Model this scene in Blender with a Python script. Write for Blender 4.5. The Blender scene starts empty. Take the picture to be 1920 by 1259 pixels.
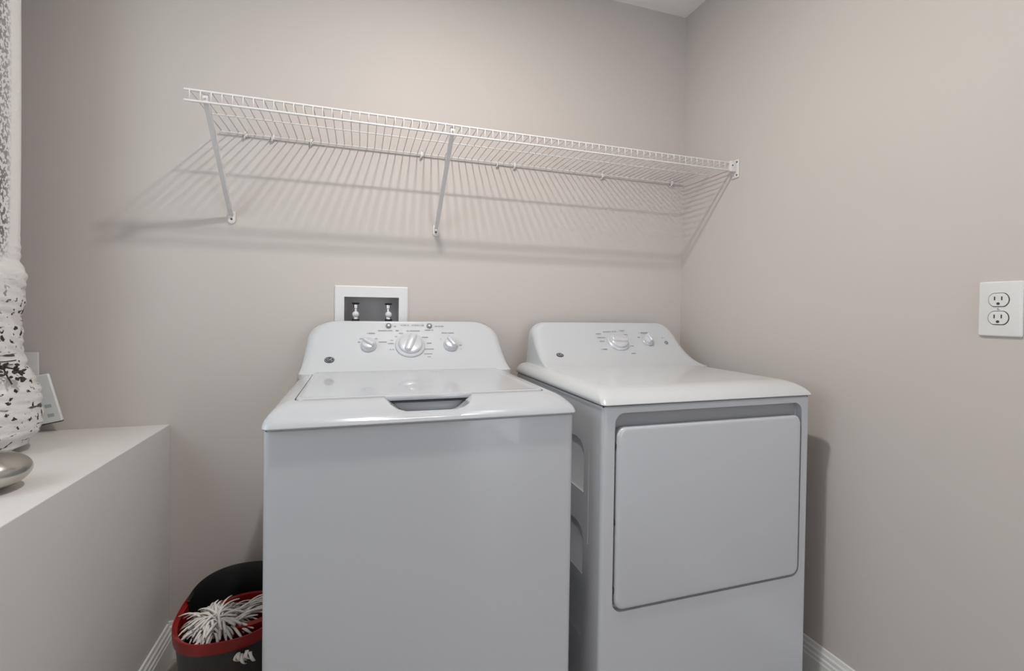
import bpy, bmesh, math, random
from mathutils import Vector, Matrix
random.seed(7)
sc = bpy.context.scene
C = sc.collection
PI = math.pi

# ------------------------------------------------------------------ camera
cam_d = bpy.data.cameras.new('camera'); cam = bpy.data.objects.new('camera', cam_d); C.objects.link(cam)
cam_d.sensor_width = 36; cam_d.sensor_fit = 'HORIZONTAL'
cam_d.lens = 877.562/1920*36
cam_d.shift_x = 5.58/1920; cam_d.shift_y = -34.59/1920
fw = Vector((0.3035767, 0.95272333, -0.01262674)); rt = Vector((0.95275786, -0.30339979, 0.01417845)); up = rt.cross(fw)
M = Matrix((rt, up, -fw)).transposed().to_4x4(); M.translation = Vector((-1.37281, -1.77102, 1.14309))
cam.matrix_world = M
cam_d.clip_start = 0.02
sc.camera = cam

# ------------------------------------------------------------------ light
w = bpy.data.worlds.new('world'); sc.world = w; w.use_nodes = True
bg = w.node_tree.nodes['Background']; bg.inputs[0].default_value = (0.82, 0.90, 1.0, 1); bg.inputs[1].default_value = 4.1
LAMP = Vector((-1.13, -0.975, 2.437))
ld = bpy.data.lights.new('downlight_glow', 'AREA'); ld.shape = 'DISK'; ld.size = 0.08; ld.energy = 18.2; ld.color = (1.0, 0.965, 0.93)
sc.view_settings.view_transform = 'Standard'; sc.view_settings.look = 'None'
sc.view_settings.gamma = 1; sc.view_settings.use_curve_mapping = False; sc.view_settings.exposure = 0.0

# ------------------------------------------------------------------ materials
def mat(name, col, rough=0.5, metal=0, noise=0, nscale=20, bump=0, bscale=200, spec=0.5, coat=0, trans=0, bdist=0.001):
    m = bpy.data.materials.new(name); m.use_nodes = True; nt = m.node_tree; b = nt.nodes['Principled BSDF']
    b.inputs['Base Color'].default_value = (*col, 1); b.inputs['Roughness'].default_value = rough
    b.inputs['Metallic'].default_value = metal; b.inputs['Specular IOR Level'].default_value = spec
    b.inputs['Coat Weight'].default_value = coat; b.inputs['Transmission Weight'].default_value = trans
    tc = nt.nodes.new('ShaderNodeTexCoord')
    if noise:
        n = nt.nodes.new('ShaderNodeTexNoise'); n.inputs['Scale'].default_value = nscale; n.inputs['Detail'].default_value = 4
        r = nt.nodes.new('ShaderNodeValToRGB')
        r.color_ramp.elements[0].color = (*[max(0, c*(1-noise)) for c in col], 1); r.color_ramp.elements[1].color = (*[min(1, c*(1+noise)) for c in col], 1)
        r.color_ramp.elements[0].position = .3; r.color_ramp.elements[1].position = .7
        nt.links.new(tc.outputs['Object'], n.inputs['Vector']); nt.links.new(n.outputs['Fac'], r.inputs['Fac']); nt.links.new(r.outputs['Color'], b.inputs['Base Color'])
    if bump:
        n2 = nt.nodes.new('ShaderNodeTexNoise'); n2.inputs['Scale'].default_value = bscale; n2.inputs['Detail'].default_value = 3
        bp = nt.nodes.new('ShaderNodeBump'); bp.inputs['Strength'].default_value = bump; bp.inputs['Distance'].default_value = bdist
        nt.links.new(tc.outputs['Object'], n2.inputs['Vector']); nt.links.new(n2.outputs['Fac'], bp.inputs['Height']); nt.links.new(bp.outputs['Normal'], b.inputs['Normal'])
    return m
WALL = mat('painted_wall', (0.575, 0.525, 0.49), .62, noise=.012, nscale=2.5, bump=.12, bscale=160, spec=.3)
CEIL = mat('ceiling_paint', (0.86, 0.83, 0.80), .8, noise=.01, bump=.2, bscale=120)
LEDGE = mat('ledge_paint', (0.68, 0.65, 0.62), .45, noise=.015, nscale=4, bump=.06, bscale=160)
TRIM = mat('trim_white', (0.76, 0.75, 0.73), .35, noise=.015, nscale=10)
FLOOR = mat('floor_tile', (0.36, 0.31, 0.27), .4, noise=.12, nscale=6)
GROUT = mat('floor_grout', (0.22, 0.19, 0.17), .8, noise=.1, nscale=40)
ENAMEL = mat('white_enamel', (0.54, 0.55, 0.57), .25, noise=.006, nscale=3, spec=.5, coat=.3)
ENTOP = mat('white_glossy_top', (0.485, 0.495, 0.515), .22, noise=.005, nscale=3, spec=.5, coat=.5)
ENTOPD = mat('dryer_glossy_top', (0.60, 0.605, 0.61), .25, noise=.005, nscale=3, spec=.5, coat=.4)
PANEL = mat('console_plastic', (0.56, 0.57, 0.585), .33, noise=.005, nscale=3)
POCK = mat('recess_shade_and_seam', (0.30, 0.30, 0.31), .5, noise=.01)
KNOB = mat('knob_silver_plastic', (0.66, 0.665, 0.69), .22, metal=.25, noise=.01, nscale=8)
KRING = mat('knob_chrome_ring', (0.60, 0.61, 0.63), .2, metal=.7, noise=.01)
INK = mat('grey_print', (0.24, 0.24, 0.26), .6, noise=.05)
DARK = mat('dark_gasket_and_shade', (0.035, 0.035, 0.038), .6, noise=.1)
LOGO = mat('emblem_dark', (0.02, 0.022, 0.026), .8, spec=.15, noise=.1)
LOGOL = mat('emblem_light', (0.50, 0.51, 0.53), .5, metal=.0, noise=.02)
WIRE = mat('white_vinyl_wire', (0.70, 0.675, 0.66), .35, noise=.01)
BRK = mat('white_steel_bracket', (0.68, 0.65, 0.645), .4, noise=.01)
SCREW = mat('screw_steel', (0.10, 0.09, 0.09), .5, metal=.5, noise=.1)
BOXW = mat('outlet_box_white', (0.74, 0.73, 0.735), .4, noise=.01)
BOXG = mat('outlet_box_inside', (0.52, 0.50, 0.505), .6, noise=.03)
CHROME = mat('valve_chrome', (0.75, 0.75, 0.76), .18, metal=1, noise=.02)
PLATE = mat('wall_plate_plastic', (0.74, 0.73, 0.71), .3, noise=.01)
BLACKP = mat('black_plastic', (0.007, 0.0075, 0.008), .5, noise=.15, nscale=10)
GREYP = mat('charcoal_plastic', (0.045, 0.043, 0.042), .5, noise=.12, nscale=10)
RED = mat('red_plastic', (0.27, 0.012, 0.010), .30, noise=.06, nscale=10)
STRAND = mat('white_microfiber', (0.84, 0.81, 0.77), .9, noise=.06, nscale=80, bump=.8, bscale=900)
NICKEL = mat('brushed_nickel', (0.52, 0.50, 0.47), .24, metal=1, noise=.04, nscale=12)
FROST = mat('frosted_plaque', (0.76, 0.785, 0.775), .4, noise=.02)
PALE = mat('pale_panel_film', (0.66, 0.645, 0.62), .5, noise=.02)
FROSTD = mat('plaque_print', (0.42, 0.47, 0.47), .5, noise=.05)
TWIG = mat('dark_brown_twig', (0.045, 0.028, 0.022), .7, noise=.3, nscale=60)

def curtain_mat():
    m = bpy.data.materials.new('crinkled_printed_fabric'); m.use_nodes = True; nt = m.node_tree; b = nt.nodes['Principled BSDF']; L = nt.links
    b.inputs['Roughness'].default_value = .75
    tc = nt.nodes.new('ShaderNodeTexCoord'); sep = nt.nodes.new('ShaderNodeSeparateXYZ'); L.new(tc.outputs['Object'], sep.inputs[0])
    def noise(s, d=5, sx=1, sz=1):
        mp = nt.nodes.new('ShaderNodeMapping'); mp.inputs['Scale'].default_value = (sx, sx, sz); L.new(tc.outputs['Object'], mp.inputs[0])
        n = nt.nodes.new('ShaderNodeTexNoise'); n.inputs['Scale'].default_value = s; n.inputs['Detail'].default_value = d; L.new(mp.outputs[0], n.inputs['Vector']); return n
    def ramp(src, p0, p1, c0=(0, 0, 0), c1=(1, 1, 1)):
        r = nt.nodes.new('ShaderNodeValToRGB'); r.color_ramp.elements[0].position = p0; r.color_ramp.elements[1].position = p1
        r.color_ramp.elements[0].color = (*c0, 1); r.color_ramp.elements[1].color = (*c1, 1); L.new(src, r.inputs[0]); return r
    def mul(a, c):
        k = nt.nodes.new('ShaderNodeMath'); k.operation = 'MULTIPLY'; L.new(a, k.inputs[0]); L.new(c, k.inputs[1]); return k.outputs[0]
    def mix(f, a, c):
        k = nt.nodes.new('ShaderNodeMix'); k.data_type = 'RGBA'; L.new(f, k.inputs[0]); 
        if isinstance(a, tuple): k.inputs[6].default_value = (*a, 1)
        else: L.new(a, k.inputs[6])
        k.inputs[7].default_value = (*c, 1); return k.outputs[2]
    def rng(src, a, c, d=0., e=1.):
        k = nt.nodes.new('ShaderNodeMapRange'); k.inputs[1].default_value = a; k.inputs[2].default_value = c; k.inputs[3].default_value = d; k.inputs[4].default_value = e; L.new(src, k.inputs[0]); return k.outputs[0]
    z = sep.outputs[2]; x = sep.outputs[0]
    # fine grey sequin-like speckle on the upper cloth, away from the plain hem
    sp = ramp(noise(150, 3, 1, .7).outputs[0], .485, .515)
    up_ = rng(z, .46, .54); hem = rng(x, .1085, .1045)
    c1 = mix(mul(mul(sp.outputs[0], up_), hem), (0.70, 0.68, 0.655), (0.16, 0.157, 0.16))
    # dark brown printed blossoms and branch, lower cloth
    sp2 = ramp(noise(72, 3, 1, .8).outputs[0], .605, .63)
    lo = rng(z, .46, .38)
    c2 = mix(mul(sp2.outputs[0], lo), c1, (0.035, 0.024, 0.02))
    sp3 = ramp(noise(28, 3, .6, 2.6).outputs[0], .63, .67)
    c3 = mix(mul(sp3.outputs[0], lo), c2, (0.09, 0.07, 0.06))
    L.new(c3, b.inputs['Base Color'])
    bp = nt.nodes.new('ShaderNodeBump'); bp.inputs['Strength'].default_value = .7; bp.inputs['Distance'].default_value = .004
    L.new(noise(55, 5, 1, 1.6).outputs[0], bp.inputs['Height']); L.new(bp.outputs[0], b.inputs['Normal'])
    return m
CURT = curtain_mat()

# ------------------------------------------------------------------ helpers
def thing(name, label, cat, loc=(0, 0, 0), group=None):
    o = bpy.data.objects.new(name, None); C.objects.link(o); o.location = loc; o.empty_display_size = .05
    o['label'] = label; o['category'] = cat
    if group: o['group'] = group
    return o
def wloc(o):
    v = Vector(o.location)
    return v + (wloc(o.parent) if o.parent else Vector((0, 0, 0)))
def mk(name, bm, m, parent=None, smooth=True, label=None, angle=35, origin=None):
    """bm is in world coordinates; origin defaults to the parent's own."""
    me = bpy.data.meshes.new(name)
    off = Vector(origin) if origin is not None else (wloc(parent) if parent else Vector((0, 0, 0)))
    bmesh.ops.translate(bm, verts=bm.verts, vec=-off)
    bmesh.ops.recalc_face_normals(bm, faces=bm.faces)
    bm.to_mesh(me); bm.free()
    if isinstance(m, (list, tuple)):
        for q in m: me.materials.append(q)
    else: me.materials.append(m)
    o = bpy.data.objects.new(name, me); C.objects.link(o)
    if parent: o.parent = parent; o.location = off - wloc(parent)
    else: o.location = off
    if smooth:
        for p in me.polygons: p.use_smooth = True
        try: me.set_sharp_from_angle(angle=math.radians(angle))
        except Exception: pass
    if label: o['label'] = label
    return o
def struct(name, bm, m, smooth=False, **k):
    o = mk(name, bm, m, None, smooth, **k); o['kind'] = 'structure'; return o
def box(bm, x0, x1, y0, y1, z0, z1, bev=0, seg=2, mi=0):
    r = bmesh.ops.create_cube(bm, size=1); vs = r['verts']
    for v in vs:
        v.co = Vector((x0 if v.co.x < 0 else x1, y0 if v.co.y < 0 else y1, z0 if v.co.z < 0 else z1))
    fs = set(f for v in vs for f in v.link_faces)
    for f in fs: f.material_index = mi
    if bev:
        es = list(set(e for v in vs for e in v.link_edges))
        bmesh.ops.bevel(bm, geom=es, offset=bev, segments=seg, profile=.5, affect='EDGES')
    return vs
def nb(): return bmesh.new()
def rring(x0, x1, y0, y1, rf, rb, n=8):
    """rounded rectangle in plan, front (low y) corners rf, back corners rb"""
    pts = []
    for cx, cy, r, a0 in ((x1-rf, y0+rf, rf, -PI/2), (x1-rb, y1-rb, rb, 0), (x0+rb, y1-rb, rb, PI/2), (x0+rf, y0+rf, rf, PI)):
        for i in range(n+1):
            a = a0+PI/2*i/n; pts.append((cx+r*math.cos(a), cy+r*math.sin(a)))
    return pts
def loft(bm, rings, cap0=True, cap1=True, closed=True):
    vr = [[bm.verts.new(p) for p in r] for r in rings]
    n = len(vr[0])
    for a, b in zip(vr, vr[1:]):
        for i in range(n if closed else n-1):
            j = (i+1) % n
            try: bm.faces.new((a[i], a[j], b[j], b[i]))
            except ValueError: pass
    if cap0: bm.faces.new(list(reversed(vr[0])))
    if cap1: bm.faces.new(vr[-1])
    return vr
def tube(bm, pts, r, n=8, cap=True):
    pts = [Vector(p) for p in pts]; rings = []
    ref = Vector((0, 0, 1)) if abs((pts[1]-pts[0]).normalized().z) < .9 else Vector((1, 0, 0))
    for i, p in enumerate(pts):
        d = ((pts[min(i+1, len(pts)-1)]-pts[max(i-1, 0)])).normalized()
        u = ref.cross(d).normalized(); v = d.cross(u)
        rings.append([p+(u*math.cos(2*PI*k/n)+v*math.sin(2*PI*k/n))*r for k in range(n)])
    loft(bm, rings, cap, cap)
def lathe(bm, prof, mtx, n=32):
    """prof: (r,z) list; along local Z of mtx"""
    rings = [[mtx @ Vector((r*math.cos(2*PI*k/n), r*math.sin(2*PI*k/n), z)) for k in range(n)] for r, z in prof]
    loft(bm, rings)
def prism(bm, outline, y0, y1):
    """outline (x,z) extruded in y"""
    loft(bm, [[(x, y0, z) for x, z in outline], [(x, y1, z) for x, z in outline]])
def rrect2(x0, x1, z0, z1, r, n=6):
    return [(a, b) for a, b in rring(x0, x1, z0, z1, r, r, n)]
def cut(o, cutters):
    """subtract bmesh cutters (world coords) from o, baked"""
    off = wloc(o)
    for bm in cutters:
        bmesh.ops.recalc_face_normals(bm, faces=bm.faces)
        me = bpy.data.meshes.new('c'); bm.to_mesh(me); bm.free()
        k = bpy.data.objects.new('c', me); C.objects.link(k)
        md = o.modifiers.new('b', 'BOOLEAN'); md.object = k; md.operation = 'DIFFERENCE'; md.solver = 'EXACT'
    bpy.context.view_layer.update()
    dg = bpy.context.evaluated_depsgraph_get()
    nm = bpy.data.meshes.new_from_object(o.evaluated_get(dg), depsgraph=dg)
    ks = [m.object for m in o.modifiers]; o.modifiers.clear(); nm.name = o.data.name; o.data = nm
    for k in ks: bpy.data.objects.remove(k, do_unlink=True)
    for p in nm.polygons: p.use_smooth = True
    nm.set_sharp_from_angle(angle=math.radians(30))
def textmesh(s, size, depth=.0004):
    cu = bpy.data.curves.new('t', 'FONT'); cu.body = s; cu.size = size; cu.align_x = 'CENTER'; cu.align_y = 'CENTER'; cu.extrude = depth
    o = bpy.data.objects.new('t', cu); C.objects.link(o); bpy.context.view_layer.update()
    dg = bpy.context.evaluated_depsgraph_get(); me = bpy.data.meshes.new_from_object(o.evaluated_get(dg), depsgraph=dg)
    bpy.data.objects.remove(o, do_unlink=True)
    bm = nb(); bm.from_mesh(me); return bm

# ------------------------------------------------------------------ the room
YF = -2.75; XL = -2.46; XE = -1.9554; ZL = .7614; H = 2.4628
# back wall with the hole for the washer outlet box
hx0, hx1, hz0, hz1 = -1.428, -1.235, 1.045, 1.188
b = nb()
for a in ((XL-.1, hx0, 0, .12, 0, H), (hx1, .1, 0, .12, 0, H), (hx0, hx1, 0, .12, 0, hz0), (hx0, hx1, 0, .12, hz1, H)): box(b, *a)
bmesh.ops.remove_doubles(b, verts=b.verts, dist=1e-5)
struct('wall_back', b, WALL)
b = nb(); box(b, 0, .12, YF-.12, .0, 0, H); struct('wall_right', b, WALL)
wy0, wy1, wz0, wz1 = -1.95, -.62, 1.05, 2.10
b = nb()
for a in ((XL-.12, XL, YF-.12, wy0, 0, H), (XL-.12, XL, wy1, 0, 0, H), (XL-.12, XL, wy0, wy1, 0, wz0), (XL-.12, XL, wy0, wy1, wz1, H)): box(b, *a)
struct('wall_left', b, WALL)
b = nb()
for a in ((XL-.08, XL-.04, wy0, wy0+.045, wz0, wz1), (XL-.08, XL-.04, wy1-.045, wy1, wz0, wz1), (XL-.08, XL-.04, wy0+.045, wy1-.045, wz0, wz0+.045), (XL-.08, XL-.04, wy0+.045, wy1-.045, wz1-.045, wz1),
          (XL-.075, XL-.045, wy0+.045, wy1-.045, 1.555, 1.59)): box(b, *a, .002)
wn = struct('fill_window', b, TRIM)  # unseen window, added to let in fill daylight from the left
GL = bpy.data.materials.new('window_glass'); GL.use_nodes = True; nt_ = GL.node_tree; nt_.nodes.remove(nt_.nodes['Principled BSDF'])
tr_ = nt_.nodes.new('ShaderNodeBsdfTransparent'); tr_.inputs[0].default_value = (.93, .96, .95, 1); gs_ = nt_.nodes.new('ShaderNodeBsdfGlossy'); gs_.inputs['Roughness'].default_value = .02; mx_ = nt_.nodes.new('ShaderNodeMixShader'); mx_.inputs[0].default_value = .06
nt_.links.new(tr_.outputs[0], mx_.inputs[1]); nt_.links.new(gs_.outputs[0], mx_.inputs[2]); nt_.links.new(mx_.outputs[0], nt_.nodes['Material Output'].inputs[0])
for z0, z1 in ((wz0+.045, 1.555), (1.59, wz1-.045)):
    b = nb(); box(b, XL-.063, XL-.058, wy0+.045, wy1-.045, z0, z1); mk('pane', b, GL, wn, smooth=False)
b = nb()
dx0, dx1, dz = -.60, -.075, 2.04
box(b, XL, dx0, YF-.12, YF, 0, H); box(b, dx1, 0, YF-.12, YF, 0, H); box(b, dx0, dx1, YF-.12, YF, dz, H)
struct('wall_front', b, WALL)
b = nb(); box(b, XL-.12, .12, YF-.12, .12, H, H+.1); struct('ceiling', b, CEIL)
# door casing on the opening behind the camera
b = nb()
for a in ((dx0-.07, dx0, YF, YF+.016, 0, dz+.07), (dx1, dx1+.07, YF, YF+.016, 0, dz+.07), (dx0, dx1, YF, YF+.016, dz, dz+.07)): box(b, *a, .003)
struct('trim_1', b, TRIM)
# half-height ledge along the left wall
b = nb(); box(b, XL, XE, YF+.6, 0, 0, ZL, .002); struct('wall_ledge', b, LEDGE)
# floor: grout bed + tiles
b = nb(); box(b, XL-.12, .12, YF-1.4, .12, -.1, -.002); fl = struct('floor', b, GROUT)
tb = nb(); box(tb, -.226, .226, -.226, .226, -.008, 0, .0015, 1); tme = bpy.data.meshes.new('tile'); tb.to_mesh(tme); tb.free(); tme.materials.append(FLOOR)
for i in range(5):
    for j in range(9):
        t = bpy.data.objects.new('tile', tme); C.objects.link(t); t.parent = fl; x = -.05-.229-.458*i
        y = -.232-.458*j
        t.location = (x, y, 0)
# baseboards with a stepped profile
BP = [(0, 0), (.0145, 0), (.0145, .072), (.0125, .076), (.0125, .086), (.0095, .090), (.0095, .101), (.0060, .106), (.0045, .1165), (0, .1185)]
b = nb(); loft(b, [[(-d, -.0145, z) for d, z in BP], [(-d, YF+.02, z) for d, z in BP]]); struct('baseboard_right', b, TRIM)
b = nb(); loft(b, [[(XE+d, -.0145, z) for d, z in BP], [(XE+d, YF+.6, z) for d, z in BP]]); struct('baseboard_left', b, TRIM)
b = nb(); loft(b, [[(XE, -d, z) for d, z in BP], [(0, -d, z) for d, z in BP]]); struct('baseboard_back', b, TRIM)

# ------------------------------------------------------------------ recessed ceiling light (above the frame)
t = thing('ceiling_light', 'small round recessed downlight in the ceiling above the washer', 'light', (LAMP.x, LAMP.y, H))
b = nb(); T = Matrix.Translation((LAMP.x, LAMP.y, H))
lathe(b, [(.075, 0), (.075, -.004), (.068, -.008), (.05, -.009), (.046, -.004), (.046, 0)], T, 40); mk('trim_ring', b, TRIM, t)
b = nb(); lathe(b, [(.045, -.001), (.045, -.014), (.036, -.018)], T, 32); mk('lens', b, BOXW, t)
lo = bpy.data.objects.new('downlight_glow', ld); C.objects.link(lo); lo.parent = t; lo.location = (0, 0, LAMP.z-H)

# ------------------------------------------------------------------ consoles and knobs
def bez(B, t):
    return [(1-t)**2*a+2*t*(1-t)*c+t*t*d for a, c, d in zip(*B)]
CROWN = {}
def facept(B, x, t):
    P0, P1, P2 = B; cxx, hh, cr = CROWN[B]; zt = bez(B, t)[1]; k = 1-((x-cxx)/hh)**2
    for _ in range(40):
        t = t-(bez(B, t)[1]+cr*k*max(0, t-.3)/.7-zt)*3
    y, z = bez(B, t); z += cr*k*max(0, t-.3)/.7
    ty = 2*(1-t)*(P1[0]-P0[0])+2*t*(P2[0]-P1[0]); tz = 2*(1-t)*(P1[1]-P0[1])+2*t*(P2[1]-P1[1])
    Y = Vector((0, ty, tz)).normalized(); X = Vector((1, 0, 0)); Z = X.cross(Y)
    m = Matrix((X, Y, Z)).transposed().to_4x4(); m.translation = Vector((x, y, z)) + Z*.0
    return m
def console_bm(B, cx, hb, ht, yb, crown, zb, cr_x=.10, cr_z=.068):
    """lofted backsplash: hb half width at the base, ht just under the rounded shoulders"""
    bm = nb(); rings = []; CROWN[B] = (cx, ht, crown)
    P0 = B[0]
    def ring(y0, z, h, rf, cz):
        r = []
        for x, y in rring(cx-h, cx+h, y0, yb, rf, .012, 8):
            r.append((x, y, z+cz*(1-((x-cx)/h)**2)))
        return r
    z0, z2 = P0[1], B[2][1]
    zr = z2-cr_z
    def hw(z):
        h = hb+(ht-hb)*min(1, (z-z0)/(zr-z0))**.7
        if z > zr:
            s = min(1, (z-zr)/(cr_z+.0055)); h = ht-cr_x*(1-math.sqrt(max(0, 1-s*s)))
        return h
    rings.append(ring(P0[0], zb, hb, .03, 0))
    for i in range(33):
        t = i/32
        t = t if t < .6 else .6+.4*math.sin((t-.6)/.4*PI/2)
        y, z = bez(B, t); rings.append(ring(y, z, hw(z), .030, crown*max(0, t-.3)/.7))
    y, z = bez(B, 1)
    for q in range(1, 6):
        a = q/5*PI/2; zz = z+.005*math.sin(a); rings.append(ring(y+.006*(1-math.cos(a)), zz, hw(zz), .030, crown))
    # top: close with a centre strip so the crown stays smooth
    vr = loft(bm, rings, True, False)
    top = vr[-1]; n = len(top)
    # ring order: front-right, back-right, back-left, front-left ; fill by pairing
    q = n//4
    right = top[0:2*q]; left = list(reversed(top[2*q:]))
    for i in range(2*q-1):
        pass
    bm.faces.new(top)
    return bm
def knob(parent, m, r_skirt, r, h, ang, name='knob', label=None, barw=.26):
    b = nb(); lathe(b, [(r_skirt*.98, -.003), (r_skirt, .002), (r_skirt*.97, .005), (r*1.06, .007), (r*1.03, .0075)], m, 40)
    k = mk(name, b, KNOB, parent, label=label, origin=m.translation)
    b = nb(); lathe(b, [(r*1.02, .005), (r, .010), (r*.955, h*.70), (r*.90, h*.80), (r*.8, h*.84)], m, 40)
    mk('dial_cap', b, KNOB, k)
    b = nb(); R = m @ Matrix.Rotation(ang, 4, 'Z')
    w_, l = r*barw, r*.90
    rings = []
    for z, s, sl in ((h*.80, 1.25, 1.0), (h*1.1, 1.05, .98), (h*1.22, .85, .94), (h*1.27, .55, .88)):
        rings.append([R @ Vector((x*s, y*sl, z)) for x, y in rring(-w_, w_, -l, l, w_*.95, w_*.6, 5)])
    loft(b, rings); mk('grip_bar', b, KNOB, k)
    return k
def marks(parent, B, lst, th=.0030):
    b = nb()
    for x, t, wd in lst:
        m = facept(B, x, t)
        # each caption is drawn as a row of tiny unreadable letter strokes
        n = max(2, int(wd/.0026)); rr = random.Random(int(x*1e4))
        for i in range(n):
            if rr.random() < .10: continue
            u = -wd/2+wd*(i+.5)/n; hh = th*rr.uniform(.7, 1.1)
            q = nb(); box(q, u-.0009, u+.0009, -hh/2, hh/2, -.0002, .0005)
            bmesh.ops.transform(q, matrix=m, verts=q.verts)
            me = bpy.data.meshes.new('q'); q.to_mesh(me); q.free(); b.from_mesh(me); bpy.data.meshes.remove(me)
    o = mk('printed_captions', b, INK, parent, smooth=False); o['kind'] = 'stuff'
def emblem(parent, m, rx=.0150, rz=.0130):
    S = Matrix.Diagonal((rx, rz, 1, 1))
    b = nb(); lathe(b, [(1, -.001), (1, .0012), (.93, .002)], m @ S, 32); e = mk('emblem', b, LOGO, parent, origin=m.translation, label='small dark oval brand emblem')
    b = nb(); 
    n = 32
    for r0, r1 in ((.86, .78),):
        rings = [[m @ Vector((rr*rx*math.cos(2*PI*k/n), rr*rz*math.sin(2*PI*k/n), z)) for k in range(n)] for rr, z in ((r0, .002), (r0, .0024), (r1, .0024), (r1, .002))]
        loft(b, rings, False, False)
    mk('emblem_ring', b, LOGOL, e)
    b = textmesh('GE', .0145, .0003)
    bmesh.ops.transform(b, matrix=m @ Matrix.Translation((0, 0, .0023)), verts=b.verts)
    mk('emblem_letters', b, LOGOL, e, smooth=False)

# ------------------------------------------------------------------ washing machine
WX0, WX1, WY0, WY1 = -1.5557, -.8725, -.736, -.06
t = thing('washing_machine', 'white top-loading washing machine with three console knobs, standing beside the mop bucket', 'washing machine', ((WX0+WX1)/2, (WY0+WY1)/2, 0))
WASH = t
b = nb()
rings = [[(x, y, z) for x, y in rring(WX0+i, WX1-i, WY0+i, WY1-i, .014, .01, 6)] for z, i in ((.018, .004), (.022, 0), (.893, 0), (.897, .003))]
loft(b, rings); mk('cabinet', b, ENAMEL, t)
b = nb(); box(b, WX0+.004, WX1-.004, WY0+.004, WY1-.004, .894, .901); mk('seam_gasket', b, DARK, t)
for x, y in ((WX0+.05, WY0+.05), (WX1-.05, WY0+.05), (WX0+.05, WY1-.05), (WX1-.05, WY1-.05)):
    b = nb(); lathe(b, [(.018, 0), (.02, .006), (.012, .012), (.012, .03)], Matrix.Translation((x, y, 0)), 16); mk('foot', b, BLACKP, t)
# top cover
b = nb()
def trings(X0, X1, Y0, Y1, prof):
    return [[(x, y, z) for x, y in rring(X0+sd, X1-sd, Y0+fr, Y1-bk, max(.004, r), .012, 8)] for z, sd, fr, bk, r in prof]
loft(b, trings(WX0-.003, WX1+.003, WY0-.012, WY1+.004, [
    (.899, .001, .001, 0, .016), (.9015, 0, 0, 0, .016), (.908, .0005, .003, 0, .018), (.915, .003, .010, 0, .020), (.922, .008, .022, .002, .024), (.929, .015, .036, .004, .028),
    (.935, .024, .052, .008, .030), (.939, .034, .066, .012, .030), (.941, .044, .080, .014, .030), (.9415, .056, .092, .015, .028)]))
top = mk('top_cover', b, ENTOP, t, angle=40)
LX0, LX1, LY0, LY1 = -1.506, -.923, -.664, -.205
scoop = nb()
SO = [(-1.332, .96), (-1.322, .944), (-1.306, .932), (-1.289, .922), (-1.272, .9170), (-1.16, .9165), (-1.143, .9205), (-1.126, .930), (-1.111, .943), (-1.102, .96)]
loft(scoop, [[(-1.217+(x+1.217)*(1+k*1.1), y, z-k*.11) for x, z in SO] for y, k in ((-.78, .20), (-.750, .105), (-.742, .065), (-.734, .035), (-.724, .012), (-.714, 0), (-.655, 0))])
pk = nb(); loft(pk, [[(-1.217+(x+1.217)*f, y, .940+(z-.940)*g) for x, z in SO] for y, f, g in ((-.714, .93, 1.25), (-.708, .95, 1.50), (-.655, .95, 1.50))])
lidcut = nb(); loft(lidcut, [[(x, y, z) for x, y in rring(LX0-.0025, LX1+.0025, LY0-.0025, LY1+.0025, .022, .022, 8)] for z in (.930, .96)])
cut(top, [scoop, pk, lidcut])
# lid
b = nb()
loft(b, [[(x, y, z) for x, y in rring(LX0+i, LX1-i, LY0+i+f, LY1-i, .02, .02, 8)] for z, i, f in ((.9315, .003, .014), (.934, .0, .010), (.9405, 0, 0), (.9440, .0012, 0), (.9455, .004, 0), (.9455, .012, 0), (.9435, .018, 0), (.9430, .03, 0))])
lid = mk('lid', b, ENTOP, t, angle=40)
b = nb(); box(b, -1.318, -1.113, LY0-.006, LY0+.01, .9325, .9440, .0035); mk('lid_handle', b, ENTOP, lid)
b = nb(); box(b, -1.300, -1.128, LY0-.0045, LY0+.02, .9275, .9318); mk('lid_shade', b, DARK, lid, label='dark strip standing for the shade under the lid lip')  # dark box stands in for the shade below the lid edge
# console
WB = ((-.225, .940), (-.165, .965), (-.075, 1.095))
b = console_bm(WB, -1.2085, .344, .330, -.045, .007, .925, .085, .062)
mk('console', b, PANEL, t, angle=50)
for (x, tt, rs, r, h, a, nm) in ((-1.3438, .672, .026, .0235, .024, .9, 'knob'), (-1.2067, .668, .0505, .041, .022, -.36, 'knob'), (-1.0656, .668, .026, .0235, .024, .5, 'knob')):
    knob(t, facept(WB, x, tt), rs, r, h, a, nm, label='large silver-grey cycle knob with bar grip' if r > .03 else 'small silver-grey knob')
for x, tt in ((-1.2769, .968), (-1.135, .967)):
    m = facept(WB, x, tt)
    b = nb(); lathe(b, [(.0095, -.002), (.0095, .002), (.0075, .003), (.0068, .0015)], m, 24); bb = mk('push_button', b, INK, t, origin=m.translation)
    b = nb(); lathe(b, [(.006, -.001), (.006, .0035), (.0045, .0045), (.002, .0048)], m, 20); mk('button_cap', b, KRING, bb)
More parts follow.
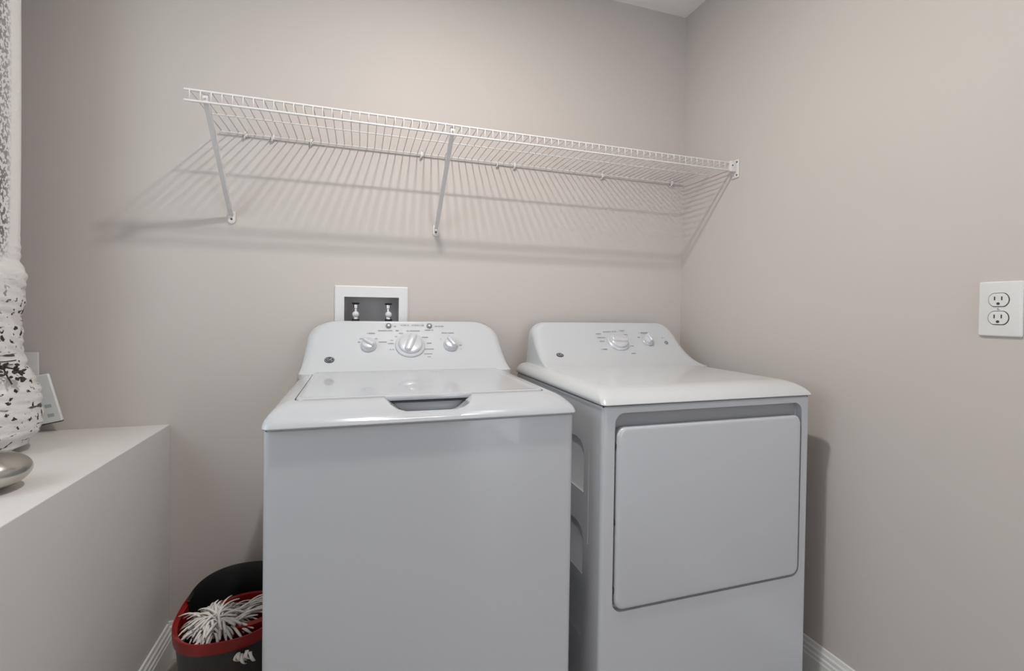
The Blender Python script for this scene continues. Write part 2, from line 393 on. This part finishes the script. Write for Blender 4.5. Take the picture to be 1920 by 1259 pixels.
marks(t, WB, [(-1.3387, 0.862, 0.0318), (-1.2778, 0.9, 0.0697), (-1.1934, 0.897, 0.0465), (-1.137, 0.908, 0.0308), (-1.0716, 0.866, 0.0447), (-1.3765, 0.731, 0.0117), (-1.3669, 0.782, 0.0118), (-1.3192, 0.783, 0.0098), (-1.298, 0.73, 0.0264), (-1.2695, 0.706, 0.0222), (-1.2692, 0.604, 0.0154), (-1.2674, 0.756, 0.01), (-1.236, 0.862, 0.0148), (-1.1539, 0.802, 0.0222), (-1.1412, 0.706, 0.0163), (-1.1433, 0.603, 0.0322), (-1.148, 0.51, 0.0284), (-1.1458, 0.447, 0.0124), (-1.2529, 0.812, 0.009), (-1.2212, 0.975, 0.0279), (-1.1755, 0.975, 0.0424), (-1.0998, 0.962, 0.0314), (-1.2555, 0.96, 0.008), (-1.0316, 0.665, 0.0108), (-1.0976, 0.768, 0.0071), (-1.0332, 0.593, 0.0072)])
emblem(t, facept(WB, -1.4647, .412))

# ------------------------------------------------------------------ dryer
DX0, DX1, DY0, DY1 = -.7932, -.1102, -.733, -.06
t = thing('clothes_dryer', 'white front-loading clothes dryer with square door, in the corner by the right wall', 'dryer', ((DX0+DX1)/2, (DY0+DY1)/2, 0))
b = nb()
loft(b, [[(x, y, z) for x, y in rring(DX0+i, DX1-i, DY0+i, DY1-i, .010, .01, 6)] for z, i in ((.018, .004), (.022, 0), (.902, 0), (.906, .003))])
cab = mk('cabinet', b, ENAMEL, t)
rec = nb()
o1 = rrect2(-.7575, -.1405, .380, .889, .028, 8)
prism(rec, o1, -.80, DY0+.020)
cs = [rec]
for z0, z1 in ((.657, .797), (.434, .566), (.262, .400)):
    # pressed panels in the left flank, rounded top front corner
    c_ = nb(); out = []
    y0, y1, r = -.636, -.14, .04
    pts = [(y0, z0), (y1, z0), (y1, z1)] + [(y0+r-r*math.sin(a*PI/12), z1-r+r*math.cos(a*PI/12)) for a in range(7)]
    loft(c_, [[(DX0-.05, y, z) for y, z in pts], [(DX0+.0015, y, z) for y, z in pts], [(DX0+.0045, y0+(y-y0)*.985+.004, z0+(z-z0)*.97+.006) for y, z in pts]])
    cs.append(c_)
cut(cab, cs)
b = nb()
for y in (-.664,):
    tube(b, [(DX0-.0002, y, .775), (DX0-.0002, y, .53)], .0018, 8)
mk('side_rib', b, ENAMEL, t)
b = nb(); box(b, DX0+.004, DX1-.004, DY0+.004, DY1-.004, .903, .912); mk('seam_gasket', b, DARK, t)
for x, y in ((DX0+.05, DY0+.05), (DX1-.05, DY0+.05), (DX0+.05, DY1-.05), (DX1-.05, DY1-.05)):
    b = nb(); lathe(b, [(.018, 0), (.02, .006), (.012, .012), (.012, .03)], Matrix.Translation((x, y, 0)), 16); mk('foot', b, BLACKP, t)
# grey sheet painting shade into the grip recess above the door, slanting back
b = nb()
loft(b, [[(x, DY0+.0195, z) for x, z in rrect2(-.753, -.145, .845, .885, .012, 5)], [(x, DY0+.0185, z) for x, z in rrect2(-.753, -.145, .845, .885, .012, 5)]])
mk('door_grip_shade', b, POCK, t, label='recess above the door with its shade painted grey')
# door
b = nb()
dr = [(DY0+.018, .003, .022), (DY0+.004, .0, .024), (DY0-.0015, .001, .024), (DY0-.0045, .004, .022), (DY0-.0055, .009, .020)]
loft(b, [[(x, y, z) for x, z in rrect2(-.7515+i, -.1465-i, .3865+i, .8535-i, r, 8)] for y, i, r in dr])
door = mk('door', b, ENAMEL, t, angle=40)
for z in (.805, .610, .435):
    b = nb(); box(b, -.7572, -.7505, DY0+.002, DY0+.014, z-.006, z+.006, .001); mk('hinge_stop', b, DARK, t)
# top
b = nb()
loft(b, trings(DX0-.004, DX1+.002, DY0-.010, DY1+.004, [
    (.910, .002, .002, 0, .014), (.9125, 0, 0, 0, .014), (.920, .001, .005, 0, .016), (.928, .004, .015, 0, .018), (.935, .009, .027, .002, .022), (.941, .016, .041, .004, .024),
    (.9445, .024, .055, .008, .026), (.9465, .034, .070, .010, .026), (.947, .046, .084, .012, .026)]))
mk('top_panel', b, ENTOPD, t, angle=50)
DB = ((-.31, .945), (-.185, .952), (-.085, 1.095))
b = console_bm(DB, -.4270, .327, .318, -.045, .009, .93, .060, .050)
mk('console', b, PANEL, t, angle=50)
knob(t, facept(DB, -.4033, .733), .046, .039, .022, 1.45, label='large timer knob with bar grip', barw=.36)
knob(t, facept(DB, -.2676, .738), .024, .0215, .024, .2, label='small knob')
m = facept(DB, -.1807, .708)
b = nb(); lathe(b, [(.009, -.002), (.009, .003), (.007, .0045), (.003, .005)], m @ Matrix.Diagonal((.8, 1, 1, 1)), 24); mk('start_button', b, INK, t, origin=m.translation)
marks(t, DB, [(-0.4756, 0.864, 0.0232), (-0.4677, 0.808, 0.0352), (-0.4718, 0.748, 0.0251), (-0.4789, 0.602, 0.0268), (-0.4345, 0.897, 0.0337), (-0.4012, 0.903, 0.0181), (-0.3634, 0.912, 0.0231), (-0.2671, 0.88, 0.0427), (-0.2997, 0.81, 0.0139), (-0.2382, 0.809, 0.0107), (-0.3492, 0.657, 0.0147), (-0.3619, 0.504, 0.0198), (-0.352, 0.855, 0.0138), (-.184, .796, .012)])
emblem(t, facept(DB, -.6722, .491),   .0140, .0120)

# ------------------------------------------------------------------ wire shelf
SX0, SY, SZ, LIP = -1.826, -.308, 1.7245, .029
t = thing('wire_shelf', 'long white ventilated wire shelf on slanted brackets above the washer and dryer', 'shelf', (SX0, 0, SZ))
b = nb(); tube(b, [(SX0, SY, SZ), (-.004, SY, SZ)], .0032, 10); mk('front_top_rail', b, WIRE, t)
b = nb(); tube(b, [(SX0, SY-.0005, SZ-LIP), (-.004, SY-.0005, SZ-LIP)], .0032, 10); mk('front_bottom_rail', b, WIRE, t)
b = nb(); tube(b, [(SX0+.008, -.158, SZ-.0035), (-.004, -.158, SZ-.0035)], .0022, 8); mk('middle_rail', b, WIRE, t)
b = nb(); tube(b, [(SX0+.008, -.010, SZ-.004), (-.004, -.010, SZ-.004)], .0028, 8); mk('back_rail', b, WIRE, t)
b = nb()
tube(b, [(0, -.006, SZ), (0, SY+.004, SZ), (0, SY-.001, SZ-.001), (0, SY-.0036, SZ-.005), (0, SY-.0036, SZ-LIP-.001)], .00155, 6)
bmesh.ops.recalc_face_normals(b, faces=b.faces)
bmesh.ops.translate(b, verts=b.verts, vec=(0, 0, -SZ)); wme = bpy.data.meshes.new('deck_wire'); b.to_mesh(wme); b.free(); wme.materials.append(WIRE)
for p in wme.polygons: p.use_smooth = True
x = -1.8127
while x < -.006:
    o = bpy.data.objects.new('deck_wire', wme); C.objects.link(o); o.parent = t; o.location = (x-SX0, 0, 0); x += .0255
def bracket(x):
    """flat U-channel strut from the front lip down to a screwed foot on the wall"""
    A = Vector((x+.004, SY+.012, SZ-.010)); Bp = Vector((x, -.007, 1.452))
    d = (Bp-A).normalized(); X = Vector((1, 0, 0)); N = X.cross(d).normalized()
    if N.y > 0: N = -N
    b = nb(); w_, h_ = .0065, .013
    sec = [(-w_, 0), (-w_, h_), (w_, h_), (w_, 0), (w_-.0018, 0), (w_-.0018, h_-.002), (-w_+.0018, h_-.002), (-w_+.0018, 0)]
    rings = [[P+X*u+N*v*k for u, v in sec] for P, k in ((A, 1), (A.lerp(Bp, .92), 1), (Bp, .55))]
    loft(b, rings)
    o = mk('support_bracket', b, BRK, t, smooth=False, origin=Bp)
    b = nb(); pts = [(-.011, .020), (-.011, -.008)] + [(.011*math.cos(a), -.010+.011*math.sin(a)) for a in [PI+PI*i/10 for i in range(1, 10)]] + [(.011, -.008), (.011, .020)]
    F = [(x+u, 1.442+v) for u, v in pts]
    loft(b, [[(u, -.0005, v) for u, v in F], [(u, -.0050, v) for u, v in F], [(x+(u-x)*.86, -.0062, 1.442+(v-1.442)*.9) for u, v in F]])
    mk('bracket_foot', b, WIRE, o)
    b = nb(); lathe(b, [(.0036, -.004), (.0036, .0008), (.002, .0022)], Matrix.Translation((x, -.006, 1.436)) @ Matrix.Rotation(PI/2, 4, 'X'), 14); mk('screw', b, SCREW, o)
    b = nb(); box(b, x-.0035, x+.0115, SY+.004, SY+.016, SZ-LIP+.002, SZ-.003, .002); tube(b, [(x+.004, SY+.005, SZ-.016), (x+.004, SY-.005, SZ-.016)], .0035, 10); mk('bracket_hook', b, BRK, o)
bracket(-1.782); bracket(-1.1035)
for x in (-1.741, -1.6586, -1.5376, -1.1605, -.8666, -.7962, -.4079, -.066):
    b = nb(); z = SZ-.004
    box(b, x-.0055, x+.0055, -.016, -.001, z-.009, z+.008, .003)
    tube(b, [(x, -.004, z+.004), (x+.002, -.007, z+.013), (x+.003, -.010, z+.019)], .0026, 6)
    tube(b, [(x, -.014, z-.004), (x-.003, -.012, z-.012), (x-.004, -.004, z-.015)], .0028, 6)
    mk('wall_clip', b, WIRE, t, origin=(x, -.008, z))
b = nb()
box(b, -.0045, -.0005, SY-.022, SY+.014, SZ-.058, SZ+.012, .0015)
box(b, -.030, -.004, SY-.010, SY+.008, SZ-LIP-.006, SZ+.006, .003)
e = mk('end_bracket', b, WIRE, t, origin=(-.003, SY, SZ))
for y, z in ((SY-.012, SZ+.002), (SY-.012, SZ-.048)):
    b = nb(); lathe(b, [(.0036, 0), (.0036, .0008), (.002, .002)], Matrix.Translation((-.0045, y, z)) @ Matrix.Rotation(-PI/2, 4, 'Y'), 12); mk('screw', b, SCREW, e)
b = nb(); lathe(b, [(.003, 0), (.003, .0008), (.002, .0018)], Matrix.Translation((-.022, SY-.010, SZ-.012)) @ Matrix.Rotation(PI/2, 4, 'X'), 12); mk('screw', b, SCREW, e)

# ------------------------------------------------------------------ washer outlet box
t = thing('washer_outlet_box', 'white recessed plumbing box with two hose valves, in the wall behind the washer', 'outlet box', (-1.331, 0, 1.13))
ox0, ox1, oz0, oz1 = -1.4585, -1.2035, 1.01, 1.2265
b = nb()
outer = rrect2(ox0, ox1, oz0, oz1, .002, 2); inner = rrect2(hx0+.0015, hx1-.0015, hz0+.0015, hz1-.0015, .0015, 2)
outer2 = rrect2(ox0+.004, ox1-.004, oz0+.004, oz1-.004, .002, 2)
loft(b, [[(x, -.0002, z) for x, z in outer], [(x, -.005, z) for x, z in outer], [(x, -.008, z) for x, z in outer2], [(x, -.008, z) for x, z in inner], [(x, .012, z) for x, z in inner]], False, False)
mk('face_frame', b, BOXW, t, angle=25)
b = nb()
loft(b, [[(x, .0115, z) for x, z in inner], [(x, .085, z) for x, z in inner]], False, True)
mk('box_shell', b, BOXG, t, angle=25)
for x, col in ((-1.3873, 0), (-1.2722, 1)):
    M_ = Matrix.Translation((x, .03, 1.047))
    b = nb(); lathe(b, [(.012, 0), (.012, .018), (.008, .02), (.008, .05), (.011, .052), (.011, .07), (.006, .075), (.006, .098), (.009, .10), (.009, .112), (.003, .116)], M_, 20)
    v = mk('valve', b, CHROME, t, origin=M_.translation)
    b = nb(); box(b, x-.013, x+.013, .020, .028, 1.160, 1.1665, .002); mk('valve_handle', b, BLACKP, v)
    b = nb(); lathe(b, [(.009, -.006), (.0115, -.001), (.0115, .008), (.008, .012), (.004, .014)], Matrix.Translation((x, .018, 1.124)) @ Matrix.Rotation(PI/2, 4, 'X'), 18); mk('hose_connector', b, BOXW, v)
    b = nb(); lathe(b, [(.0125, 0), (.0135, .003), (.0135, .010), (.0125, .013)], Matrix.Translation((x, .010, 1.094)), 18); mk('hose_washer', b, BLACKP, v)
    b = nb(); tube(b, [(x, .010, 1.11), (x, .004, 1.095), (x, -.004, 1.07), (x, -.012, 1.03), (x, -.022, .99), (x, -.028, .93)], .006, 10); mk('hose', b, BOXW, v)

# ------------------------------------------------------------------ power outlet on right wall
t = thing('power_outlet', 'white duplex electrical outlet plate on the right wall', 'outlet', (0, -1.103, 1.163))
b = nb()
def yz(bm, lst): loft(bm, [[(x, y, z) for y, z in rrect2(-1.1425+i, -1.0665-i, 1.1015+i, 1.2255-i, .004, 4)] for x, i in lst])
yz(b, ((-.0003, 0), (-.004, 0), (-.0062, .002), (-.0068, .005))); mk('wall_plate', b, PLATE, t, angle=25)
for zc in (1.1840, 1.1435):
    b = nb(); n = 36; o_ = []
    for k in range(n):
        a = 2*PI*k/n; y = .0172*math.cos(a); z = max(-.0145, min(.0145, .0172*math.sin(a))); o_.append((y, z))
    def rg(x, s): return [(x, -1.1032+y*s, zc+z*s) for y, z in o_]
    loft(b, [rg(-.006, 1), rg(-.0088, 1), rg(-.0094, .95)]); r_ = mk('receptacle', b, PLATE, t, origin=(-.006, -1.1032, zc), angle=30)
    b = nb(); n = 36
    loft(b, [[(-.0068, -1.1032+y*s, zc+z*s) for y, z in o_] for s in (1.0, 1.09)][::1] , False, False); mk('receptacle_seam', b, POCK, r_)
    for dy in (.0062, -.0062):
        b = nb(); box(b, -.0098, -.009, -1.1032+dy-.0011, -1.1032+dy+.0011, zc-.001, zc+.0075); mk('slot', b, DARK, r_)
    b = nb(); lathe(b, [(.0030, 0), (.0030, .0006)], Matrix.Translation((-.0092, -1.1032, zc-.0085)) @ Matrix.Rotation(-PI/2, 4, 'Y'), 14); mk('ground_hole', b, DARK, r_)
b = nb(); lathe(b, [(.003, 0), (.003, .0008), (.0015, .0014)], Matrix.Translation((-.0066, -1.1032, 1.1638)) @ Matrix.Rotation(-PI/2, 4, 'Y'), 12); mk('screw', b, KRING, t)

# ------------------------------------------------------------------ mop bucket
bcx, bcy, ba, bb_ = -1.706, -.256, .139, .178
def sup(a, c, z, ex=2.5, n=64, cx=bcx, cy=bcy):
    r = []
    for k in range(n):
        th = 2*PI*k/n; cc, ss = math.cos(th), math.sin(th)
        r.append((cx+a*math.copysign(abs(cc)**(2/ex), cc), cy+c*math.copysign(abs(ss)**(2/ex), ss), z))
    return r
ZR = .292
t = thing('mop_bucket', 'charcoal spin-mop bucket with red rim and black splash guard, beside the washer', 'bucket', (bcx, bcy, 0))
b = nb()
loft(b, [sup(ba*k, bb_*k, z) for z, k in ((.001, .76), (.004, .80), (.06, .84), (ZR-.045, .955), (ZR-.02, .965), (ZR-.02, .93), (ZR-.06, .92), (.02, .77), (.014, .70))])
mk('bucket_body', b, GREYP, t)
b = nb()
def rimz(p, base, amp=.0):
    x, y, z = p; f = max(0, 1-abs(y-(bcy+.07))/.05)*(1 if x < bcx else 0); return (x, y, z+amp*f)
rr = [(ZR-.026, .968), (ZR-.028, 1.0), (ZR-.004, 1.012), (ZR+.002, 1.008), (ZR+.003, .995), (ZR-.002, .975), (ZR-.006, .93), (ZR-.03, .915), (ZR-.11, .90)]
loft(b, [[rimz(p, 0, 0.003) for p in sup(ba*k, bb_*k, z)] for z, k in rr], False, False)
mk('rim', b, RED, t, label='red plastic rim')
b = nb()
g = []; n = 40
for i in range(n+1):
    th = PI*(1.0)-PI*1.0*i/n
    cc, ss = math.cos(th), math.sin(th); ex = 2.3
    px = math.copysign(abs(cc)**(2/ex), cc); py = math.copysign(abs(ss)**(2/ex), ss)
    hgt = .022*max(0, math.sin(PI*i/n))**.55
    row = []
    for k, zz in ((.84, ZR-.12), (.895, ZR+.003+hgt*.5), (.938, ZR+.006+hgt), (.945, ZR+.006+hgt), (.925, ZR+.002), (.85, ZR-.12)):
        row.append((bcx+ba*k*px, bcy+.03+(bb_-.03)*k*py, zz))
    g.append(row)
loft(b, g); mk('splash_guard', b, BLACKP, t, label='black plastic splash guard')
b = nb()
wc = (bcx+.030, bcy-.022)
loft(b, [sup(a, a*.86, z, 2.1, 48, *wc) for z, a in ((.18, .078), (ZR-.034, .094), (ZR-.020, .100), (ZR-.012, .099), (ZR-.010, .082), (ZR-.028, .080), (.16, .066), (.15, .05))])
mk('wringer_basket', b, RED, t, label='red wringer basket')

# mop head: every strand its own piece
t = thing('string_mop', 'white microfibre string mop resting in the red-rimmed bucket', 'mop', (bcx-.03, bcy-.075, ZR-.02))
mc = Vector((bcx-.040, bcy-.060, ZR-.022))
b = nb(); lathe(b, [(.045, -.012), (.05, -.004), (.042, .004), (.02, .006)], Matrix.Translation(mc), 24); mk('head_core', b, STRAND, t)
variants = []
for v in range(6):
    L_ = .052+.006*v; bend = .006+.004*(v % 3); b = nb(); rings = []
    for i in range(7):
        s = i/6; y = L_*s; z = bend*math.sin(s*PI*.9)-.010*s*s; xo = .004*math.sin(s*3+v)
        wv = (.0033+.0003*math.sin(i*2.1+v))*(1 if i < 6 else .7)
        rings.append([(xo-wv, y, z), (xo-wv*.4, y, z+.0016), (xo+wv*.4, y, z+.0016), (xo+wv, y, z), (xo+wv*.4, y, z-.0014), (xo-wv*.4, y, z-.0014)])
    loft(b, rings); bmesh.ops.recalc_face_normals(b, faces=b.faces); me = bpy.data.meshes.new('strand'); b.to_mesh(me); b.free(); me.materials.append(STRAND)
    for p in me.polygons: p.use_smooth = True
    variants.append(me)
def strand(p, a, tilt, roll=0, s=1, v=None):
    o = bpy.data.objects.new('strand', variants[random.randrange(6) if v is None else v]); C.objects.link(o); o.parent = t
    o.location = Vector(p)-Vector(t.location); o.rotation_euler = (tilt, roll, a); o.scale = (1.15, s, 1)
for layer in range(5):
    n = (44, 42, 38, 30, 20)[layer]
    for k in range(n):
        a = 2*PI*k/n+random.uniform(-.12, .12)+layer*.1
        r0 = (.030, .022, .014, .008, .002)[layer]; dx, dy = -math.sin(a), math.cos(a); lim = 1.0
        ex = (mc.x+dx*(r0+.060)-bcx)/(ba*.80); ey = (mc.y+dy*(r0+.060)-bcy)/(bb_*.80); q = math.hypot(ex, ey)
        if q > 1: lim = max(.4, 1-(q-1)*1.6)
        strand((mc.x+dx*r0+random.uniform(-.012, .018), mc.y+dy*r0+random.uniform(-.012, .012), mc.z+.001+.0045*layer), a, random.uniform(-.02, .08)+.05*layer, random.uniform(-.5, .5), random.uniform(.8, 1.05)*lim)
for k in range(30):   # clump running to the right side of the bucket
    strand((mc.x+.040+random.uniform(0, .035), mc.y+random.uniform(-.02, .05), mc.z+.003+random.uniform(0, .012)), -PI/2+random.uniform(.0, .8), random.uniform(.0, .30), random.uniform(-.5, .5), 1.0)
for k in range(6):     # a tuft hanging over the front rim
    y_r = bcy-bb_*1.012
    o = bpy.data.objects.new('strand', variants[k % 3]); C.objects.link(o); o.parent = t
    o.location = Vector((bcx+.045+k*.0065, y_r-.004, ZR-.030+random.uniform(-.004, .003)))-Vector(t.location)
    o.rotation_euler = (-PI*.48, 0, PI+random.uniform(-.25, .25)); o.scale = (1.3, .45, 1)

# ------------------------------------------------------------------ things on the ledge
# bunched curtain
cx, cy = -2.318, -.262
t = thing('curtain', 'white gathered curtain with dark brown speckled print, bunched on the ledge at the left edge', 'curtain', (cx, cy, ZL))
b = nb(); rings = []; NZ, NA = 300, 96
import math as _m
def prof(h):  # radius by height above the ledge
    P = [(0, .075), (.008, .105), (.022, .128), (.06, .150), (.10, .154), (.15, .150), (.19, .140), (.225, .122), (.26, .117), (.34, .113), (.40, .120), (.455, .123), (.50, .112), (.56, .111), (1.6, .111)]
    for (a, r0), (c, r1) in zip(P, P[1:]):
        if h <= c:
            s = (h-a)/(c-a); s = s*s*(3-2*s); return r0+(r1-r0)*s
    return P[-1][1]
for i in range(NZ+1):
    s = i/NZ; h = 1.62*(s**1.7 if s < 1 else 1); ring = []
    low = max(0, 1-max(0, h-.42)/.16)
    for k in range(NA):
        a = 2*PI*k/NA
        r = prof(h)
        fold = abs(_m.sin(h*118+2.3*_m.sin(a*3+.5)+.9*_m.sin(a*5-h*20)))*.0034-.0016+abs(_m.sin(h*41+1.8*_m.sin(a*2.0+1.0)+_m.cos(a*5)*.4))*.0042-.002+_m.sin(h*260+3*_m.sin(a*4))*.0008
        pleat = _m.sin(a*9+.4*_m.sin(h*5))*.004
        r += fold*low*min(1, h/.03)+pleat*(1-low*.8)
        ring.append((cx+r*_m.cos(a), cy+.9*r*_m.sin(a), ZL+.0005+h))
    rings.append(ring)
loft(b, rings); o = mk('cloth', b, CURT, t, angle=80, label='crinkled white cloth printed with dark brown branches')
b = nb(); tube(b, [(XL+.001, cy, 2.372), (cx+.16, cy, 2.372)], .011, 12); mk('curtain_rod', b, NICKEL, t)
b = nb(); lathe(b, [(.03, 0), (.03, .006), (.014, .012)], Matrix.Translation((XL+.0005, cy, 2.372)) @ Matrix.Rotation(PI/2, 4, 'Y'), 20); mk('rod_flange', b, NICKEL, t)
# twig with small dark buds tucked in the folds
b = nb(); rr_ = random.Random(3)
path = [(-2.240, -.352, 1.050), (-2.220, -.352, 1.020), (-2.202, -.345, 1.004), (-2.188, -.335, .992), (-2.172, -.322, .985), (-2.160, -.310, .972)]
tube(b, path, .0022, 6)
tube(b, [path[3], (-2.182, -.33, .968), (-2.176, -.325, .948)], .0016, 6)
tube(b, [path[2], (-2.184, -.33, 1.004), (-2.172, -.318, 1.006)], .0016, 6)
tg = mk('twig', b, TWIG, t, label='dark brown twig with small buds')
for k in range(44):
    p = path[rr_.randrange(1, len(path))]; m_ = Matrix.Translation((p[0]+rr_.uniform(-.010, .010), p[1]-rr_.uniform(0, .010), p[2]+rr_.uniform(-.020, .012))) @ Matrix.Rotation(rr_.uniform(0, 3), 4, 'X') @ Matrix.Rotation(rr_.uniform(0, 3), 4, 'Y')
    b = nb(); lathe(b, [(.0006, -.006), (.0028, -.003), (.0036, 0), (.0024, .004), (.0004, .007)], m_, 7); mk('bud', b, TWIG, tg, origin=m_.translation)

# brushed metal pebble
b = nb(); bmesh.ops.create_uvsphere(b, u_segments=48, v_segments=28, radius=1)
ec = Vector((-2.090, -.556, ZL+.0415))
for v in b.verts:
    q = v.co.copy(); k = 1-.10*abs(q.z)**2; v.co = ec+Vector((q.x*.069*k, q.y*.069*k, q.z*.041))
o = mk('metal_pebble', b, NICKEL, None, angle=180, origin=(ec.x, ec.y, ZL))
o['label'] = 'polished metal egg-shaped ornament on the ledge in front of the curtain'; o['category'] = 'ornament'

# tilted frosted plaque and the pale panel behind it
def plate(name, label, BR, wd, ht, ang, y0, lean, th, matl):
    R = Matrix.Translation((BR[0], y0, BR[1])) @ Matrix.Rotation(lean, 4, 'X') @ Matrix.Rotation(-ang, 4, 'Y')
    t = thing(name, label, 'plaque', (BR[0]-wd*math.cos(ang), y0, BR[1]-wd*math.sin(ang)))
    b = nb(); loft(b, [[R @ Vector((x, y, z)) for x, z in rrect2(-wd+i, -i, i, ht-i, .003, 3)] for y, i in ((0, 0), (-th*.8, 0), (-th, .0015))])
    mk('panel', b, matl, t, angle=30); return t, R
t, R = plate('frosted_plaque', 'pale blue-grey glass plaque with two small squares, tilted against the wall on the ledge', (-2.2195, .7965), .172, .147, .195, -.026, .10, .008, FROST)
for z in (.018, .047):
    b = nb(); box(b, -.030, -.014, -.0085, -.0079, z, z+.010)
    bmesh.ops.transform(b, matrix=R, verts=b.verts); mk('printed_square', b, FROSTD, t, smooth=False)
b = nb(); box(b, -.172, 0, -.0085, .0003, -.002, .0015, .0005); bmesh.ops.transform(b, matrix=R, verts=b.verts); mk('base_edge', b, GREYP, t, smooth=False)
t, R = plate('pale_panel', 'pale translucent upright panel behind the glass plaque', (-2.284, ZL+.001), .13, .239, 0, -.010, .03, .005, PALE)
